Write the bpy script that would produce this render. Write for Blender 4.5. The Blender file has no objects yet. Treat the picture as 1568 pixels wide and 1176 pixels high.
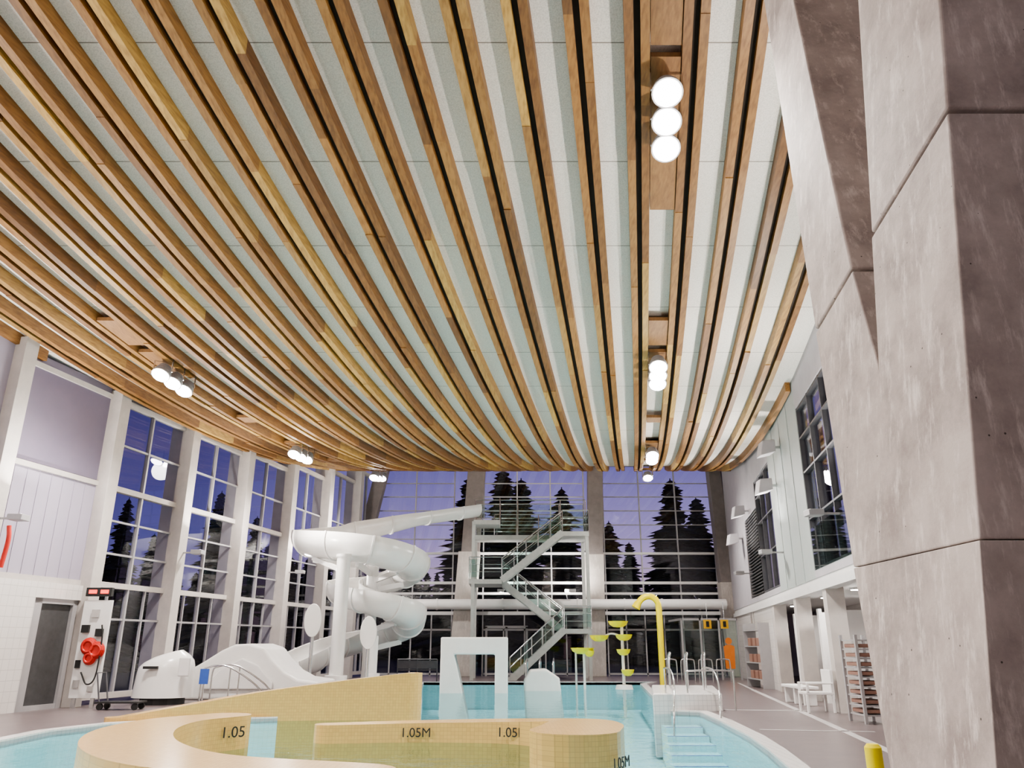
import bpy, bmesh, math, random
from mathutils import Vector, Matrix
random.seed(7)
scene=bpy.context.scene
C=scene.collection
V=Vector
try: scene.view_settings.look='AgX - Medium High Contrast'
except Exception: pass
# ---------------------------------------------------------------- materials
def mat(name,col,rough=.5,metal=0,noise=None,nscale=5,bump=0,bscale=40,emit=None,estr=0,stretch=None,spec=None):
    m=bpy.data.materials.new(name); m.use_nodes=True
    nt=m.node_tree; N=nt.nodes; L=nt.links; b=N['Principled BSDF']
    b.inputs['Base Color'].default_value=(*col,1); b.inputs['Roughness'].default_value=rough
    b.inputs['Metallic'].default_value=metal
    if spec is not None: b.inputs['Specular IOR Level'].default_value=spec
    tc=N.new('ShaderNodeTexCoord'); mp=N.new('ShaderNodeMapping'); L.new(tc.outputs['Object'],mp.inputs['Vector'])
    if stretch: mp.inputs['Scale'].default_value=stretch
    if noise:
        n=N.new('ShaderNodeTexNoise'); n.inputs['Scale'].default_value=nscale; n.inputs['Detail'].default_value=8
        n.inputs['Roughness'].default_value=.65
        L.new(mp.outputs[0],n.inputs['Vector'])
        r=N.new('ShaderNodeValToRGB'); r.color_ramp.elements[0].position=.3; r.color_ramp.elements[1].position=.7
        r.color_ramp.elements[0].color=(*noise,1); r.color_ramp.elements[1].color=(*col,1)
        L.new(n.outputs['Fac'],r.inputs['Fac']); L.new(r.outputs['Color'],b.inputs['Base Color'])
    if bump:
        n2=N.new('ShaderNodeTexNoise'); n2.inputs['Scale'].default_value=bscale; n2.inputs['Detail'].default_value=4
        L.new(mp.outputs[0],n2.inputs['Vector'])
        bp=N.new('ShaderNodeBump'); bp.inputs['Strength'].default_value=bump; bp.inputs['Distance'].default_value=.02
        L.new(n2.outputs['Fac'],bp.inputs['Height']); L.new(bp.outputs['Normal'],b.inputs['Normal'])
    if emit:
        b.inputs['Emission Color'].default_value=(*emit,1); b.inputs['Emission Strength'].default_value=estr
    return m
M={}
M['white']=mat('white_paint',(.78,.77,.76),.45,noise=(.72,.71,.70),nscale=2)
M['fiber']=mat('white_fiberglass',(.80,.79,.77),.25,noise=(.74,.73,.71),nscale=1.5)
M['frame']=mat('window_frame_grey',(.42,.41,.42),.45,metal=.2,noise=(.38,.37,.38))
M['framed']=mat('window_frame_dark',(.12,.12,.13),.45,metal=.3,noise=(.09,.09,.1))
M['colgrey']=mat('painted_column',(.56,.52,.49),.6,noise=(.47,.44,.42),nscale=3)
M['colbrown']=mat('dark_steel_column',(.24,.21,.20),.6,noise=(.18,.155,.15),nscale=3)  # brown-grey for the upper far-wall shafts, darker than their concrete bases
M['deck']=mat('deck_tile',(.185,.15,.15),.32,noise=(.14,.115,.12),nscale=2.5,bump=.1,bscale=60)
M['wall']=mat('wall_paint',(.47,.45,.475),.6,noise=(.41,.39,.42),nscale=2)
M['wallg']=mat('wall_panel_green',(.42,.46,.45),.5,noise=(.37,.41,.40),nscale=1.2)
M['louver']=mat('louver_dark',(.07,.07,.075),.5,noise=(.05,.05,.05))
M['steel']=mat('stainless_steel',(.62,.62,.62),.22,metal=.9,noise=(.55,.55,.55),nscale=8)
M['galv']=mat('galvanised_stair_steel',(.50,.51,.49),.45,metal=.3,noise=(.42,.43,.42),nscale=6)
M['yellow']=mat('yellow_pole_paint',(.90,.76,.01),.35,noise=(.85,.70,.01),nscale=3)
M['lime']=mat('lime_bowl_plastic',(.92,.80,.01),.35,noise=(.86,.76,.01),nscale=3)
M['red']=mat('red_plastic',(.6,.04,.03),.4,noise=(.5,.03,.02))
M['black']=mat('black_paint',(.02,.02,.02),.5,noise=(.015,.015,.015))
M['blue']=mat('blue_sign',(.05,.12,.45),.4,noise=(.04,.1,.4))
M['orange']=mat('orange_decal',(.8,.25,.05),.5,noise=(.75,.22,.04))
M['amber']=mat('amber_sign',(.85,.5,.04),.5,noise=(.8,.45,.03))
M['ply']=mat('plywood',(.30,.16,.06),.6,noise=(.18,.09,.035),nscale=6,stretch=(3,.6,1))
M['slot']=mat('dark_batten_slot',(.03,.02,.012),.8,noise=(.02,.013,.008))
M['led']=mat('lamp_lens',(1,1,1),.4,emit=(1,.95,.9),estr=80)
M['redled']=mat('red_led',(.3,0,0),.4,emit=(1,.05,.03),estr=4)
M['frost']=mat('translucent_panel',(.22,.19,.26),.35,noise=(.185,.16,.225),nscale=.6)
M['frost2']=mat('translucent_panel_light',(.40,.365,.45),.3,noise=(.36,.33,.41),nscale=.6)
M['grass']=mat('outside_ground',(.03,.035,.03),.9,noise=(.02,.022,.02))
M['tree']=mat('conifer_foliage',(.018,.025,.02),.95,noise=(.008,.012,.01),nscale=3)
M['brown']=mat('rack_brown',(.30,.17,.13),.5,noise=(.25,.14,.11))
M['line']=mat('white_line_tile',(.50,.48,.48),.4,noise=(.43,.41,.41))

def cin(node,name): return [i for i in node.inputs if i.type=='RGBA' and i.name==name][0]
def cout(node): return [o for o in node.outputs if o.type=='RGBA'][0]
def tilemat(name,c1,c2,mortar,sc,w=.5,h=.5,rough=.25,msize=.02):
    m=mat(name,c1,rough); nt=m.node_tree;N=nt.nodes;L=nt.links;b=N['Principled BSDF']
    tc=[n for n in N if n.type=='TEX_COORD'][0]
    sx=N.new('ShaderNodeSeparateXYZ'); L.new(tc.outputs['Object'],sx.inputs[0])
    ge=N.new('ShaderNodeNewGeometry'); sn=N.new('ShaderNodeSeparateXYZ'); L.new(ge.outputs['Normal'],sn.inputs[0])
    ab=N.new('ShaderNodeMath'); ab.operation='ABSOLUTE'; L.new(sn.outputs['Z'],ab.inputs[0])
    gt=N.new('ShaderNodeMath'); gt.operation='GREATER_THAN'; gt.inputs[1].default_value=.6; L.new(ab.outputs[0],gt.inputs[0])
    cw=N.new('ShaderNodeCombineXYZ'); ad=N.new('ShaderNodeMath'); L.new(sx.outputs['X'],ad.inputs[0]); L.new(sx.outputs['Y'],ad.inputs[1])
    L.new(ad.outputs[0],cw.inputs['X']); L.new(sx.outputs['Z'],cw.inputs['Y'])
    mx=N.new('ShaderNodeMix'); mx.data_type='VECTOR'; L.new(gt.outputs[0],mx.inputs['Factor'])
    va=[i for i in mx.inputs if i.type=='VECTOR' and i.name=='A'][0]; vb=[i for i in mx.inputs if i.type=='VECTOR' and i.name=='B'][0]
    L.new(cw.outputs[0],va); L.new(tc.outputs['Object'],vb)
    br=N.new('ShaderNodeTexBrick'); br.offset=0; br.inputs['Scale'].default_value=sc
    br.inputs['Color1'].default_value=(*c1,1); br.inputs['Color2'].default_value=(*c2,1); br.inputs['Mortar'].default_value=(*mortar,1)
    br.inputs['Brick Width'].default_value=w; br.inputs['Row Height'].default_value=h; br.inputs['Mortar Size'].default_value=msize
    L.new([o for o in mx.outputs if o.type=='VECTOR'][0],br.inputs['Vector']); L.new(br.outputs['Color'],b.inputs['Base Color'])
    return m
M['sand']=tilemat('beige_mosaic_tile',(.66,.43,.155),(.60,.385,.14),(.47,.31,.12),8)
M['pooltile']=tilemat('pool_floor_tile',(.56,.84,.90),(.53,.82,.88),(.42,.72,.80),4,msize=.015)
M['walltile']=tilemat('white_wall_tile',(.70,.67,.65),(.68,.65,.63),(.50,.48,.47),2,msize=.012)
M['lip']=tilemat('pool_edge_tile',(.72,.70,.68),(.69,.67,.66),(.5,.5,.5),4)

def concrete(name,c0,c1,c2):
    m=mat(name,c1,.75); nt=m.node_tree;N=nt.nodes;L=nt.links;b=N['Principled BSDF']
    tc=[n for n in N if n.type=='TEX_COORD'][0]
    n1=N.new('ShaderNodeTexNoise'); n1.inputs['Scale'].default_value=1.5; n1.inputs['Detail'].default_value=12; n1.inputs['Roughness'].default_value=.7
    L.new(tc.outputs['Object'],n1.inputs['Vector'])
    r=N.new('ShaderNodeValToRGB'); e=r.color_ramp.elements; e[0].position=.36; e[0].color=(*c0,1); e[1].position=.62; e[1].color=(*c1,1)
    L.new(n1.outputs['Fac'],r.inputs['Fac'])
    mp=N.new('ShaderNodeMapping'); mp.inputs['Scale'].default_value=(7,7,1.6); L.new(tc.outputs['Object'],mp.inputs['Vector'])
    n2=N.new('ShaderNodeTexNoise'); n2.inputs['Scale'].default_value=1.3; n2.inputs['Detail'].default_value=10; n2.inputs['Roughness'].default_value=.75; L.new(mp.outputs[0],n2.inputs['Vector'])
    r2=N.new('ShaderNodeValToRGB'); r2.color_ramp.elements[0].position=.52; r2.color_ramp.elements[1].position=.66
    r2.color_ramp.elements[0].color=(0,0,0,1); r2.color_ramp.elements[1].color=(.8,.8,.8,1)
    L.new(n2.outputs['Fac'],r2.inputs['Fac'])
    mx=N.new('ShaderNodeMix'); mx.data_type='RGBA'; L.new(r2.outputs['Color'],mx.inputs['Factor']); L.new(r.outputs['Color'],cin(mx,'A')); cin(mx,'B').default_value=(*c2,1)
    vo=N.new('ShaderNodeTexVoronoi'); vo.inputs['Scale'].default_value=7; L.new(tc.outputs['Object'],vo.inputs['Vector'])
    lt=N.new('ShaderNodeMath'); lt.operation='LESS_THAN'; lt.inputs[1].default_value=.045; L.new(vo.outputs['Distance'],lt.inputs[0])
    mx2=N.new('ShaderNodeMix'); mx2.data_type='RGBA'; L.new(lt.outputs[0],mx2.inputs['Factor']); 
    L.new(cout(mx),cin(mx2,'A')); cin(mx2,'B').default_value=(.10,.09,.08,1)
    L.new(cout(mx2),b.inputs['Base Color'])
    bp=N.new('ShaderNodeBump'); bp.inputs['Strength'].default_value=.35; bp.inputs['Distance'].default_value=.02
    L.new(n1.outputs['Fac'],bp.inputs['Height']); L.new(bp.outputs['Normal'],b.inputs['Normal'])
    return m
M['conc']=concrete('cast_concrete',(.34,.29,.27),(.56,.495,.46),(.76,.70,.66))
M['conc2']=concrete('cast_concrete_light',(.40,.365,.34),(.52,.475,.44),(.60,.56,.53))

def glass(name,tint=(.9,.95,.95),base=.04):
    m=bpy.data.materials.new(name); m.use_nodes=True; nt=m.node_tree;N=nt.nodes;L=nt.links
    N.remove(N['Principled BSDF']); out=N['Material Output']
    t=N.new('ShaderNodeBsdfTransparent'); t.inputs[0].default_value=(*tint,1)
    g=N.new('ShaderNodeBsdfGlossy'); g.inputs['Roughness'].default_value=0
    ge=N.new('ShaderNodeNewGeometry'); d=N.new('ShaderNodeVectorMath'); d.operation='DOT_PRODUCT'; L.new(ge.outputs['Normal'],d.inputs[0]); L.new(ge.outputs['Incoming'],d.inputs[1])
    a=N.new('ShaderNodeMath'); a.operation='ABSOLUTE'; L.new(d.outputs['Value'],a.inputs[0])
    s=N.new('ShaderNodeMath'); s.operation='SUBTRACT'; s.inputs[0].default_value=1; L.new(a.outputs[0],s.inputs[1])
    p=N.new('ShaderNodeMath'); p.operation='POWER'; p.inputs[1].default_value=5; L.new(s.outputs[0],p.inputs[0])
    ma=N.new('ShaderNodeMath'); ma.operation='MULTIPLY_ADD'; ma.inputs[1].default_value=.9; ma.inputs[2].default_value=base; L.new(p.outputs[0],ma.inputs[0])
    mx=N.new('ShaderNodeMixShader'); L.new(ma.outputs[0],mx.inputs[0]); L.new(t.outputs[0],mx.inputs[1]); L.new(g.outputs[0],mx.inputs[2]); L.new(mx.outputs[0],out.inputs[0])
    return m
M['glass']=glass('window_glass',(.90,.91,.95),.035)
M['gglass']=glass('guard_glass',(.84,.92,.90),.06)
def water():
    m=bpy.data.materials.new('pool_water'); m.use_nodes=True; nt=m.node_tree;N=nt.nodes;L=nt.links
    N.remove(N['Principled BSDF']); out=N['Material Output']
    t=N.new('ShaderNodeBsdfTransparent'); t.inputs[0].default_value=(.83,.97,.99,1)
    g=N.new('ShaderNodeBsdfGlossy'); g.inputs['Roughness'].default_value=.03
    fr=N.new('ShaderNodeFresnel'); fr.inputs['IOR'].default_value=1.33
    tc=N.new('ShaderNodeTexCoord'); n=N.new('ShaderNodeTexNoise'); n.inputs['Scale'].default_value=2.2; n.inputs['Detail'].default_value=3; L.new(tc.outputs['Object'],n.inputs['Vector'])
    bp=N.new('ShaderNodeBump'); bp.inputs['Strength'].default_value=.4; bp.inputs['Distance'].default_value=.06
    L.new(n.outputs['Fac'],bp.inputs['Height']); L.new(bp.outputs[0],g.inputs['Normal']); L.new(bp.outputs[0],fr.inputs['Normal'])
    ml=N.new('ShaderNodeMath'); ml.operation='MULTIPLY'; ml.inputs[1].default_value=.5; L.new(fr.outputs[0],ml.inputs[0])
    mx=N.new('ShaderNodeMixShader'); L.new(ml.outputs[0],mx.inputs[0]); L.new(t.outputs[0],mx.inputs[1]); L.new(g.outputs[0],mx.inputs[2]); L.new(mx.outputs[0],out.inputs[0])
    return m
M['water']=water()
def timber():
    m=mat('glulam_timber',(.4,.25,.1),.5); nt=m.node_tree;N=nt.nodes;L=nt.links;b=N['Principled BSDF']
    at=N.new('ShaderNodeAttribute'); at.attribute_name='tone'
    tc=[n for n in N if n.type=='TEX_COORD'][0]
    mp=N.new('ShaderNodeMapping'); mp.inputs['Scale'].default_value=(14,.8,14); L.new(tc.outputs['Object'],mp.inputs['Vector'])
    n=N.new('ShaderNodeTexNoise'); n.inputs['Scale'].default_value=1.5; n.inputs['Detail'].default_value=5; L.new(mp.outputs[0],n.inputs['Vector'])
    r=N.new('ShaderNodeValToRGB'); r.color_ramp.elements[0].position=.32; r.color_ramp.elements[0].color=(.55,.48,.42,1); r.color_ramp.elements[1].position=.6
    L.new(n.outputs['Fac'],r.inputs['Fac'])
    mx=N.new('ShaderNodeMix'); mx.data_type='RGBA'; mx.blend_type='MULTIPLY'; mx.inputs['Factor'].default_value=.8
    L.new(at.outputs['Color'],cin(mx,'A')); L.new(r.outputs['Color'],cin(mx,'B'))
    L.new(cout(mx),b.inputs['Base Color'])
    return m
M['timber']=timber()
def panelmat():
    m=mat('acoustic_panel',(.7,.7,.67),.8); nt=m.node_tree;N=nt.nodes;L=nt.links;b=N['Principled BSDF']
    tc=[n for n in N if n.type=='TEX_COORD'][0]; s=N.new('ShaderNodeSeparateXYZ'); L.new(tc.outputs['Object'],s.inputs[0])
    d=N.new('ShaderNodeMath'); d.operation='DIVIDE'; d.inputs[1].default_value=2.44; L.new(s.outputs['Y'],d.inputs[0])
    f=N.new('ShaderNodeMath'); f.operation='FRACT'; L.new(d.outputs[0],f.inputs[0])
    l=N.new('ShaderNodeMath'); l.operation='LESS_THAN'; l.inputs[1].default_value=.008; L.new(f.outputs[0],l.inputs[0])
    n=N.new('ShaderNodeTexNoise'); n.inputs['Scale'].default_value=45; n.inputs['Detail'].default_value=3; L.new(tc.outputs['Object'],n.inputs['Vector'])
    r=N.new('ShaderNodeValToRGB'); r.color_ramp.elements[0].position=.35; r.color_ramp.elements[0].color=(.66,.635,.59,1); r.color_ramp.elements[1].position=.6; r.color_ramp.elements[1].color=(.82,.785,.735,1)
    L.new(n.outputs['Fac'],r.inputs['Fac'])
    mx=N.new('ShaderNodeMix'); mx.data_type='RGBA'; L.new(l.outputs[0],mx.inputs['Factor']); L.new(r.outputs['Color'],cin(mx,'A')); cin(mx,'B').default_value=(.25,.23,.2,1)
    L.new(cout(mx),b.inputs['Base Color'])
    return m
M['panel']=panelmat()

# ---------------------------------------------------------------- mesh builder
class MB:
    def __init__(s): s.v=[]; s.f=[]
    def add(s,vs,fs):
        o=len(s.v); s.v+= [tuple(v) for v in vs]; s.f+=[tuple(i+o for i in f) for f in fs]; return s
    def box(s,x0,x1,y0,y1,z0,z1):
        vs=[(x,y,z) for z in(z0,z1) for (x,y) in((x0,y0),(x1,y0),(x1,y1),(x0,y1))]
        return s.add(vs,[(3,2,1,0),(4,5,6,7),(0,1,5,4),(1,2,6,5),(2,3,7,6),(3,0,4,7)])
    def wbox(s,p0,p1,a,b,z0,z1):
        d=(V(p1)-V(p0)).normalized(); n=V((-d.y,d.x)); p0=V(p0);p1=V(p1)
        q=[p0+n*a,p1+n*a,p1+n*b,p0+n*b]
        if a>b: q.reverse()
        vs=[(p.x,p.y,z) for z in(z0,z1) for p in q]
        return s.add(vs,[(3,2,1,0),(4,5,6,7),(0,1,5,4),(1,2,6,5),(2,3,7,6),(3,0,4,7)])
    def beam(s,p0,p1,w,h,up=(0,0,1)):
        p0=V(p0);p1=V(p1);t=(p1-p0).normalized();u=V(up)
        sd=t.cross(u)
        if sd.length<1e-3: sd=V((1,0,0))
        sd.normalize(); u=sd.cross(t).normalized(); sd=sd*w/2;u=u*h/2
        vs=[p+a*sd+b*u for p in(p0,p1) for a,b in((-1,-1),(1,-1),(1,1),(-1,1))]
        return s.add(vs,[(0,1,2,3),(7,6,5,4),(1,0,4,5),(2,1,5,6),(3,2,6,7),(0,3,7,4)])
    def cyl(s,p0,p1,r0,r1=None,n=16):
        if r1 is None:r1=r0
        p0=V(p0);p1=V(p1);t=(p1-p0).normalized();a=t.orthogonal().normalized();b=t.cross(a)
        vs=[];
        for p,r in((p0,r0),(p1,r1)):
            for i in range(n):
                an=2*math.pi*i/n; vs.append(p+(a*math.cos(an)+b*math.sin(an))*r)
        fs=[(i,(i+1)%n,(i+1)%n+n,i+n) for i in range(n)]+[tuple(range(n-1,-1,-1)),tuple(range(n,2*n))]
        return s.add(vs,fs)
    def sweep(s,path,prof,closed=True,caps=True):
        n=len(path);k=len(prof(0)) if callable(prof) else len(prof);vs=[];fs=[]
        for i,p in enumerate(path):
            t=(V(path[min(i+1,n-1)])-V(path[max(i-1,0)])).normalized()
            up=V((0,0,1))
            if abs(t.z)>.98: up=V((0,1,0))
            sd=t.cross(up).normalized(); u=sd.cross(t).normalized()
            pr=prof(i/(n-1)) if callable(prof) else prof
            for a,b in pr: vs.append(V(p)+sd*a+u*b)
        for i in range(n-1):
            for j in range(k if closed else k-1):
                j2=(j+1)%k; fs.append((i*k+j,i*k+j2,(i+1)*k+j2,(i+1)*k+j))
        if caps: fs.append(tuple(range(k-1,-1,-1))); fs.append(tuple(range((n-1)*k,n*k)))
        return s.add(vs,fs)
    def tube(s,pts,r,n=10,smooth=True):
        path=cr(pts,6) if smooth and len(pts)>2 else [V(p) for p in pts]
        k=len(path);vs=[];fs=[]; a=None
        for i,p in enumerate(path):
            t=(path[min(i+1,k-1)]-path[max(i-1,0)]).normalized()
            if a is None: a=t.orthogonal().normalized()
            a=(a-t*a.dot(t)).normalized(); b=t.cross(a)
            for j in range(n):
                an=2*math.pi*j/n; vs.append(p+(a*math.cos(an)+b*math.sin(an))*r)
        for i in range(k-1):
            for j in range(n): fs.append((i*n+j,i*n+(j+1)%n,(i+1)*n+(j+1)%n,(i+1)*n+j))
        fs.append(tuple(range(n-1,-1,-1))); fs.append(tuple(range((k-1)*n,k*n)))
        return s.add(vs,fs)
    def lathe(s,c,prof,n=24):
        vs=[];fs=[];k=len(prof);c=V(c)
        for i in range(n):
            an=2*math.pi*i/n
            for r,z in prof: vs.append(c+V((r*math.cos(an),r*math.sin(an),z)))
        for i in range(n):
            i2=(i+1)%n
            for j in range(k-1): fs.append((i*k+j,i2*k+j,i2*k+j+1,i*k+j+1))
        return s.add(vs,fs)
    def prism(s,poly,axis,a,b):
        k=len(poly)
        if axis=='y': vs=[(p[0],a,p[1]) for p in poly]+[(p[0],b,p[1]) for p in poly]
        else: vs=[(p[0],p[1],a) for p in poly]+[(p[0],p[1],b) for p in poly]
        return s.add(vs,[tuple(range(k)),tuple(range(2*k-1,k-1,-1))]+[(i,i+k,(i+1)%k+k,(i+1)%k) for i in range(k)])
    def obj(s,name,m,parent=None,smooth=False,bevel=0):
        me=bpy.data.meshes.new(name); me.from_pydata(s.v,[],s.f); me.update()
        bm=bmesh.new(); bm.from_mesh(me); bmesh.ops.recalc_face_normals(bm,faces=bm.faces); bm.to_mesh(me); bm.free()
        o=bpy.data.objects.new(name,me); C.objects.link(o); me.materials.append(m)
        if smooth:
            for p in me.polygons:p.use_smooth=True
            try: me.set_sharp_from_angle(angle=math.radians(40))
            except Exception: pass
        if bevel:
            md=o.modifiers.new('bevel','BEVEL'); md.width=bevel; md.segments=3; md.limit_method='ANGLE'
        if parent: o.parent=parent
        return o
def cr(pts,n=8):
    P=[V(p) for p in pts]; P=[P[0]*2-P[1]]+P+[P[-1]*2-P[-2]]; out=[]
    for i in range(1,len(P)-2):
        a,b,c,d=P[i-1:i+3]
        for k in range(n):
            t=k/n; out.append(.5*((2*b)+(c-a)*t+(2*a-5*b+4*c-d)*t*t+(3*b-a-3*c+d)*t**3))
    out.append(P[-2]); return out
def grp(name):
    o=bpy.data.objects.new(name,None); C.objects.link(o); return o
def text(s,loc,rot,size,m,parent,name='depth_marking'):
    cu=bpy.data.curves.new(name,'FONT'); cu.body=s; cu.size=size; cu.extrude=.004; cu.align_x='CENTER'; cu.align_y='CENTER'
    o=bpy.data.objects.new(name,cu); C.objects.link(o); o.location=loc; o.rotation_euler=rot; cu.materials.append(m); o.parent=parent; return o

# ---------------------------------------------------------------- geometry functions of the hall
K=.155
def zc(Y): return 8.75+.0073*(Y-25)**2
def LX(Y): return -16.6+.2*Y
def RX(Y): return 4.6+.17*Y
YF=44.0
# ---------------------------------------------------------------- ceiling
Y0=-6.0
mb=MB(); ys=[Y0+i*1.0 for i in range(int(YF-Y0)+1)]
vs=[];fs=[]
for y in ys:
    xl=LX(y)-.3; xr=RX(y)+.3
    for z in(.15,.40):
        vs.append((xl,y,zc(y)+z)); vs.append((xr,y,zc(y)+z))
for i in range(len(ys)-1):
    a=i*4;b=a+4
    fs+=[(a,a+1,b+1,b),(a+2,b+2,b+3,a+3),(a,b,b+2,a+2),(a+1,a+3,b+3,b+1)]
mb.add(vs,fs); ceil=mb.obj('ceiling',M['panel'])
tones=[(.29,.145,.042),(.24,.115,.033),(.33,.17,.052),(.19,.09,.027),(.46,.29,.085),(.27,.135,.04),(.32,.17,.052),(.38,.225,.07)]
bv=[];bf=[];bc=[]
def addbeam(X0,w,ya,yb,zb,zt,col):
    n=max(1,int(round((yb-ya)/1.2))); o=len(bv)
    for i in range(n+1):
        y=ya+(yb-ya)*i/n; x=X0+K*y; z=zc(y)
        for dx,dz in((-w/2,zb),(w/2,zb),(w/2,zt),(-w/2,zt)): bv.append((x+dx,y,z+dz))
    for i in range(n):
        a=o+i*4;b=a+4
        for f in ((a,b,b+1,a+1),(a+1,b+1,b+2,a+2),(a,a+3,b+3,b)): bf.append(f); bc.append(col)
    bf.append((o,o+1,o+2,o+3)); bc.append(col); e=o+n*4; bf.append((e+3,e+2,e+1,e)); bc.append(col)
SP=.9; sl=MB()
for k in range(-20,8):
    X0=.45+SP*k
    for s in(-1,0,1):
        xb=X0+s*.125
        ymax=YF-.05; ymin=Y0+.2
        if xb+K*ymin>RX(ymin)-.1: ymin=min(ymax,max(ymin,(xb-4.5)/(.17-K)))
        if xb+K*ymax<LX(ymax)+.1: ymax=min(ymax,(xb+16.5)/(.2-K))
        if ymax-ymin<1: continue
        if s==0:
            n=int((ymax-ymin)/1.5)+1
            q=[]
            for i in range(n+1):
                y=ymin+(ymax-ymin)*i/n; q+=[(xb+K*y-.06,y,zc(y)+.0),(xb+K*y+.06,y,zc(y)+.0)]
            sl.add(q,[(2*i,2*i+2,2*i+3,2*i+1) for i in range(n)]); continue
        y=ymin
        while y<ymax-.01:
            L=random.uniform(1.8,5.5); y2=min(ymax,y+L)
            if ymax-y2<.8:y2=ymax
            t=random.choice(tones); f=random.uniform(.88,1.12); t=tuple(c*f for c in t)
            addbeam(xb,.145,y,y2,-.13+random.uniform(-.015,.015),.15,t)
            y=y2
bg_=grp('timber_ceiling_battens')
me=bpy.data.meshes.new('glulam_beams'); me.from_pydata(bv,[],bf); me.update()
ca=me.color_attributes.new('tone','FLOAT_COLOR','CORNER')
dat=[]
for p,c in zip(me.polygons,bc):
    for _ in range(p.loop_total): dat+= [c[0],c[1],c[2],1]
ca.data.foreach_set('color',dat)
me.materials.append(M['timber'])
o=bpy.data.objects.new('glulam_beams',me); C.objects.link(o); o.parent=bg_
sl.obj('slots',M['slot'],bg_)
def rowx(X0,y): return X0+K*y
mb=MB()
for X0 in(.90,-12.6):
    for ya,yb in((-4,.5),(4.5,9.6),(9.8,13.2),(17.3,18.6),(19.0,20.6),(24.3,24.9),(27.9,29.8),(32,32.6),(37.2,38.6)):
        n=max(1,int(yb-ya))
        for i in range(n):
            a=ya+(yb-ya)*i/n;b=ya+(yb-ya)*(i+1)/n
            v=[]
            for y in(a,b):
                for dx in(-.24,.24):
                    for dz in(-.09,.0): v.append((rowx(X0,y)+dx,y,zc(y)+dz))
            mb.add(v,[(0,2,3,1),(4,5,7,6),(0,4,6,2),(1,3,7,5),(0,1,5,4),(2,6,7,3)])
mb.obj('plywood_covers',M['ply'],bg_)

# triple floodlights
def flood(X,Y,energy):
    g=grp('ceiling_floodlight')
    hous=MB();lens=MB();br=MB()
    d=V((-.10,-.60,-1)).normalized()
    for i in(-1,0,1):
        y=Y+i*.56; zz=zc(y)-.42; c=V((X+K*i*.56,y,zz))
        hous.cyl(c-d*.2,c+d*.10,.14,.22,24); hous.cyl(c+d*.10,c+d*.13,.25,.25,24)
        lens.cyl(c+d*.131,c+d*.14,.215,.215,24)
        for sx in(-1,1): br.beam(c+V((sx*.25,0,0)),c+V((sx*.25,0,.40)),.015,.05)
        br.beam(c+V((-.25,0,.36)),c+V((.25,0,.36)),.05,.02)
        for q in range(5): hous.cyl(c-d*(.18-.05*q),c-d*(.165-.05*q),.18+.014*q,None,20)
    hous.obj('housing',M['frame'],g,True); lens.obj('lens',M['led'],g); br.obj('bracket',M['steel'],g)
    ld=bpy.data.lights.new('flood_lamp','SPOT'); ld.energy=energy; ld.spot_size=math.radians(160); ld.spot_blend=.8; ld.shadow_soft_size=.35; ld.color=(1,.93,.87)
    lo=bpy.data.objects.new('flood_lamp',ld); C.objects.link(lo); lo.location=(X,Y-.25,zc(Y)-.85); lo.parent=g
    lo.rotation_euler=(math.radians(-8),0,0)
E=2400
for Y in(10.65,19.6,28.8,37.8): flood(rowx(.90,Y),Y,E)
for Y in(2.0,10.6,20.1,28.6,37.6): flood(rowx(-12.45,Y),Y,E*(2.2 if Y<12 else 1.1))  # nearest flood is unseen, added to light the V column face; near pair boosted

# uplights on walls / columns
def uplight(x,y,z,e,rx=0,ry=0,wx=None):
    up=grp('wall_uplight'); hb=MB()
    hb.box(x-.18,x+.18,y-.18,y+.18,z-.16,z-.02)
    if wx is not None: hb.box(min(x,wx),max(x,wx),y-.03,y+.03,z-.13,z-.08)
    hb.obj('housing',M['frame'],up,bevel=.01)
    ld=bpy.data.lights.new('uplight','AREA'); ld.shape='RECTANGLE'; ld.size=.3; ld.size_y=.3; ld.energy=e; ld.color=(1,.94,.87); ld.spread=math.radians(175)
    lo=bpy.data.objects.new('uplight',ld); C.objects.link(lo); lo.location=(x,y,z+.12); lo.rotation_euler=(math.pi+rx,ry,0); lo.parent=up
UE=500
for Y in(10,18,26,34): uplight(RX(Y)-.6,Y,4.6,UE*.75,0,math.radians(-50),RX(Y))
for Y in(3.9,11.3,18.7,26.1,33.5): uplight(LX(Y)+.9,Y,4.6,UE,0,math.radians(50),LX(Y)+.4)
for x in(-.6,3.2): uplight(x,42.2,4.4,UE*.45,math.radians(-35),0)

# ---------------------------------------------------------------- floor with pool hole
pool=[(2.2,7.0),(2.85,8.2),(3.4,9.8),(3.75,11.6),(4.05,13.4),(4.3,15.3),(4.52,18.2),(4.62,20.6),(3.9,21.0),(5.4,34.8),(6.2,36.4),(-3.9,36.4),(-3.3,30),(-2.6,24),(-2.2,19.9),
      (-3.9,19.6),(-5.9,18.9),(-7.4,18.3),(-8.4,17.6),(-8.9,16.2),(-8.8,14.2),(-8.3,11.5),(-7,8.8),(-5,7.4)]
def ringfill(outer,inner,z,name,m):
    bm=bmesh.new(); es=[]
    for loop in(outer,inner):
        vv=[bm.verts.new((p[0],p[1],z)) for p in loop]
        for i in range(len(vv)): es.append(bm.edges.new((vv[i],vv[(i+1)%len(vv)])))
    bmesh.ops.triangle_fill(bm,use_beauty=True,use_dissolve=False,edges=es)
    for f in bm.faces:
        if f.normal.z<0:f.normal_flip()
    me=bpy.data.meshes.new(name); bm.to_mesh(me); bm.free(); me.materials.append(m)
    o=bpy.data.objects.new(name,me); C.objects.link(o); return o
ringfill([(-20,-7),(13,-7),(22,46),(-12,46)],pool,0,'floor',M['deck'])
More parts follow.
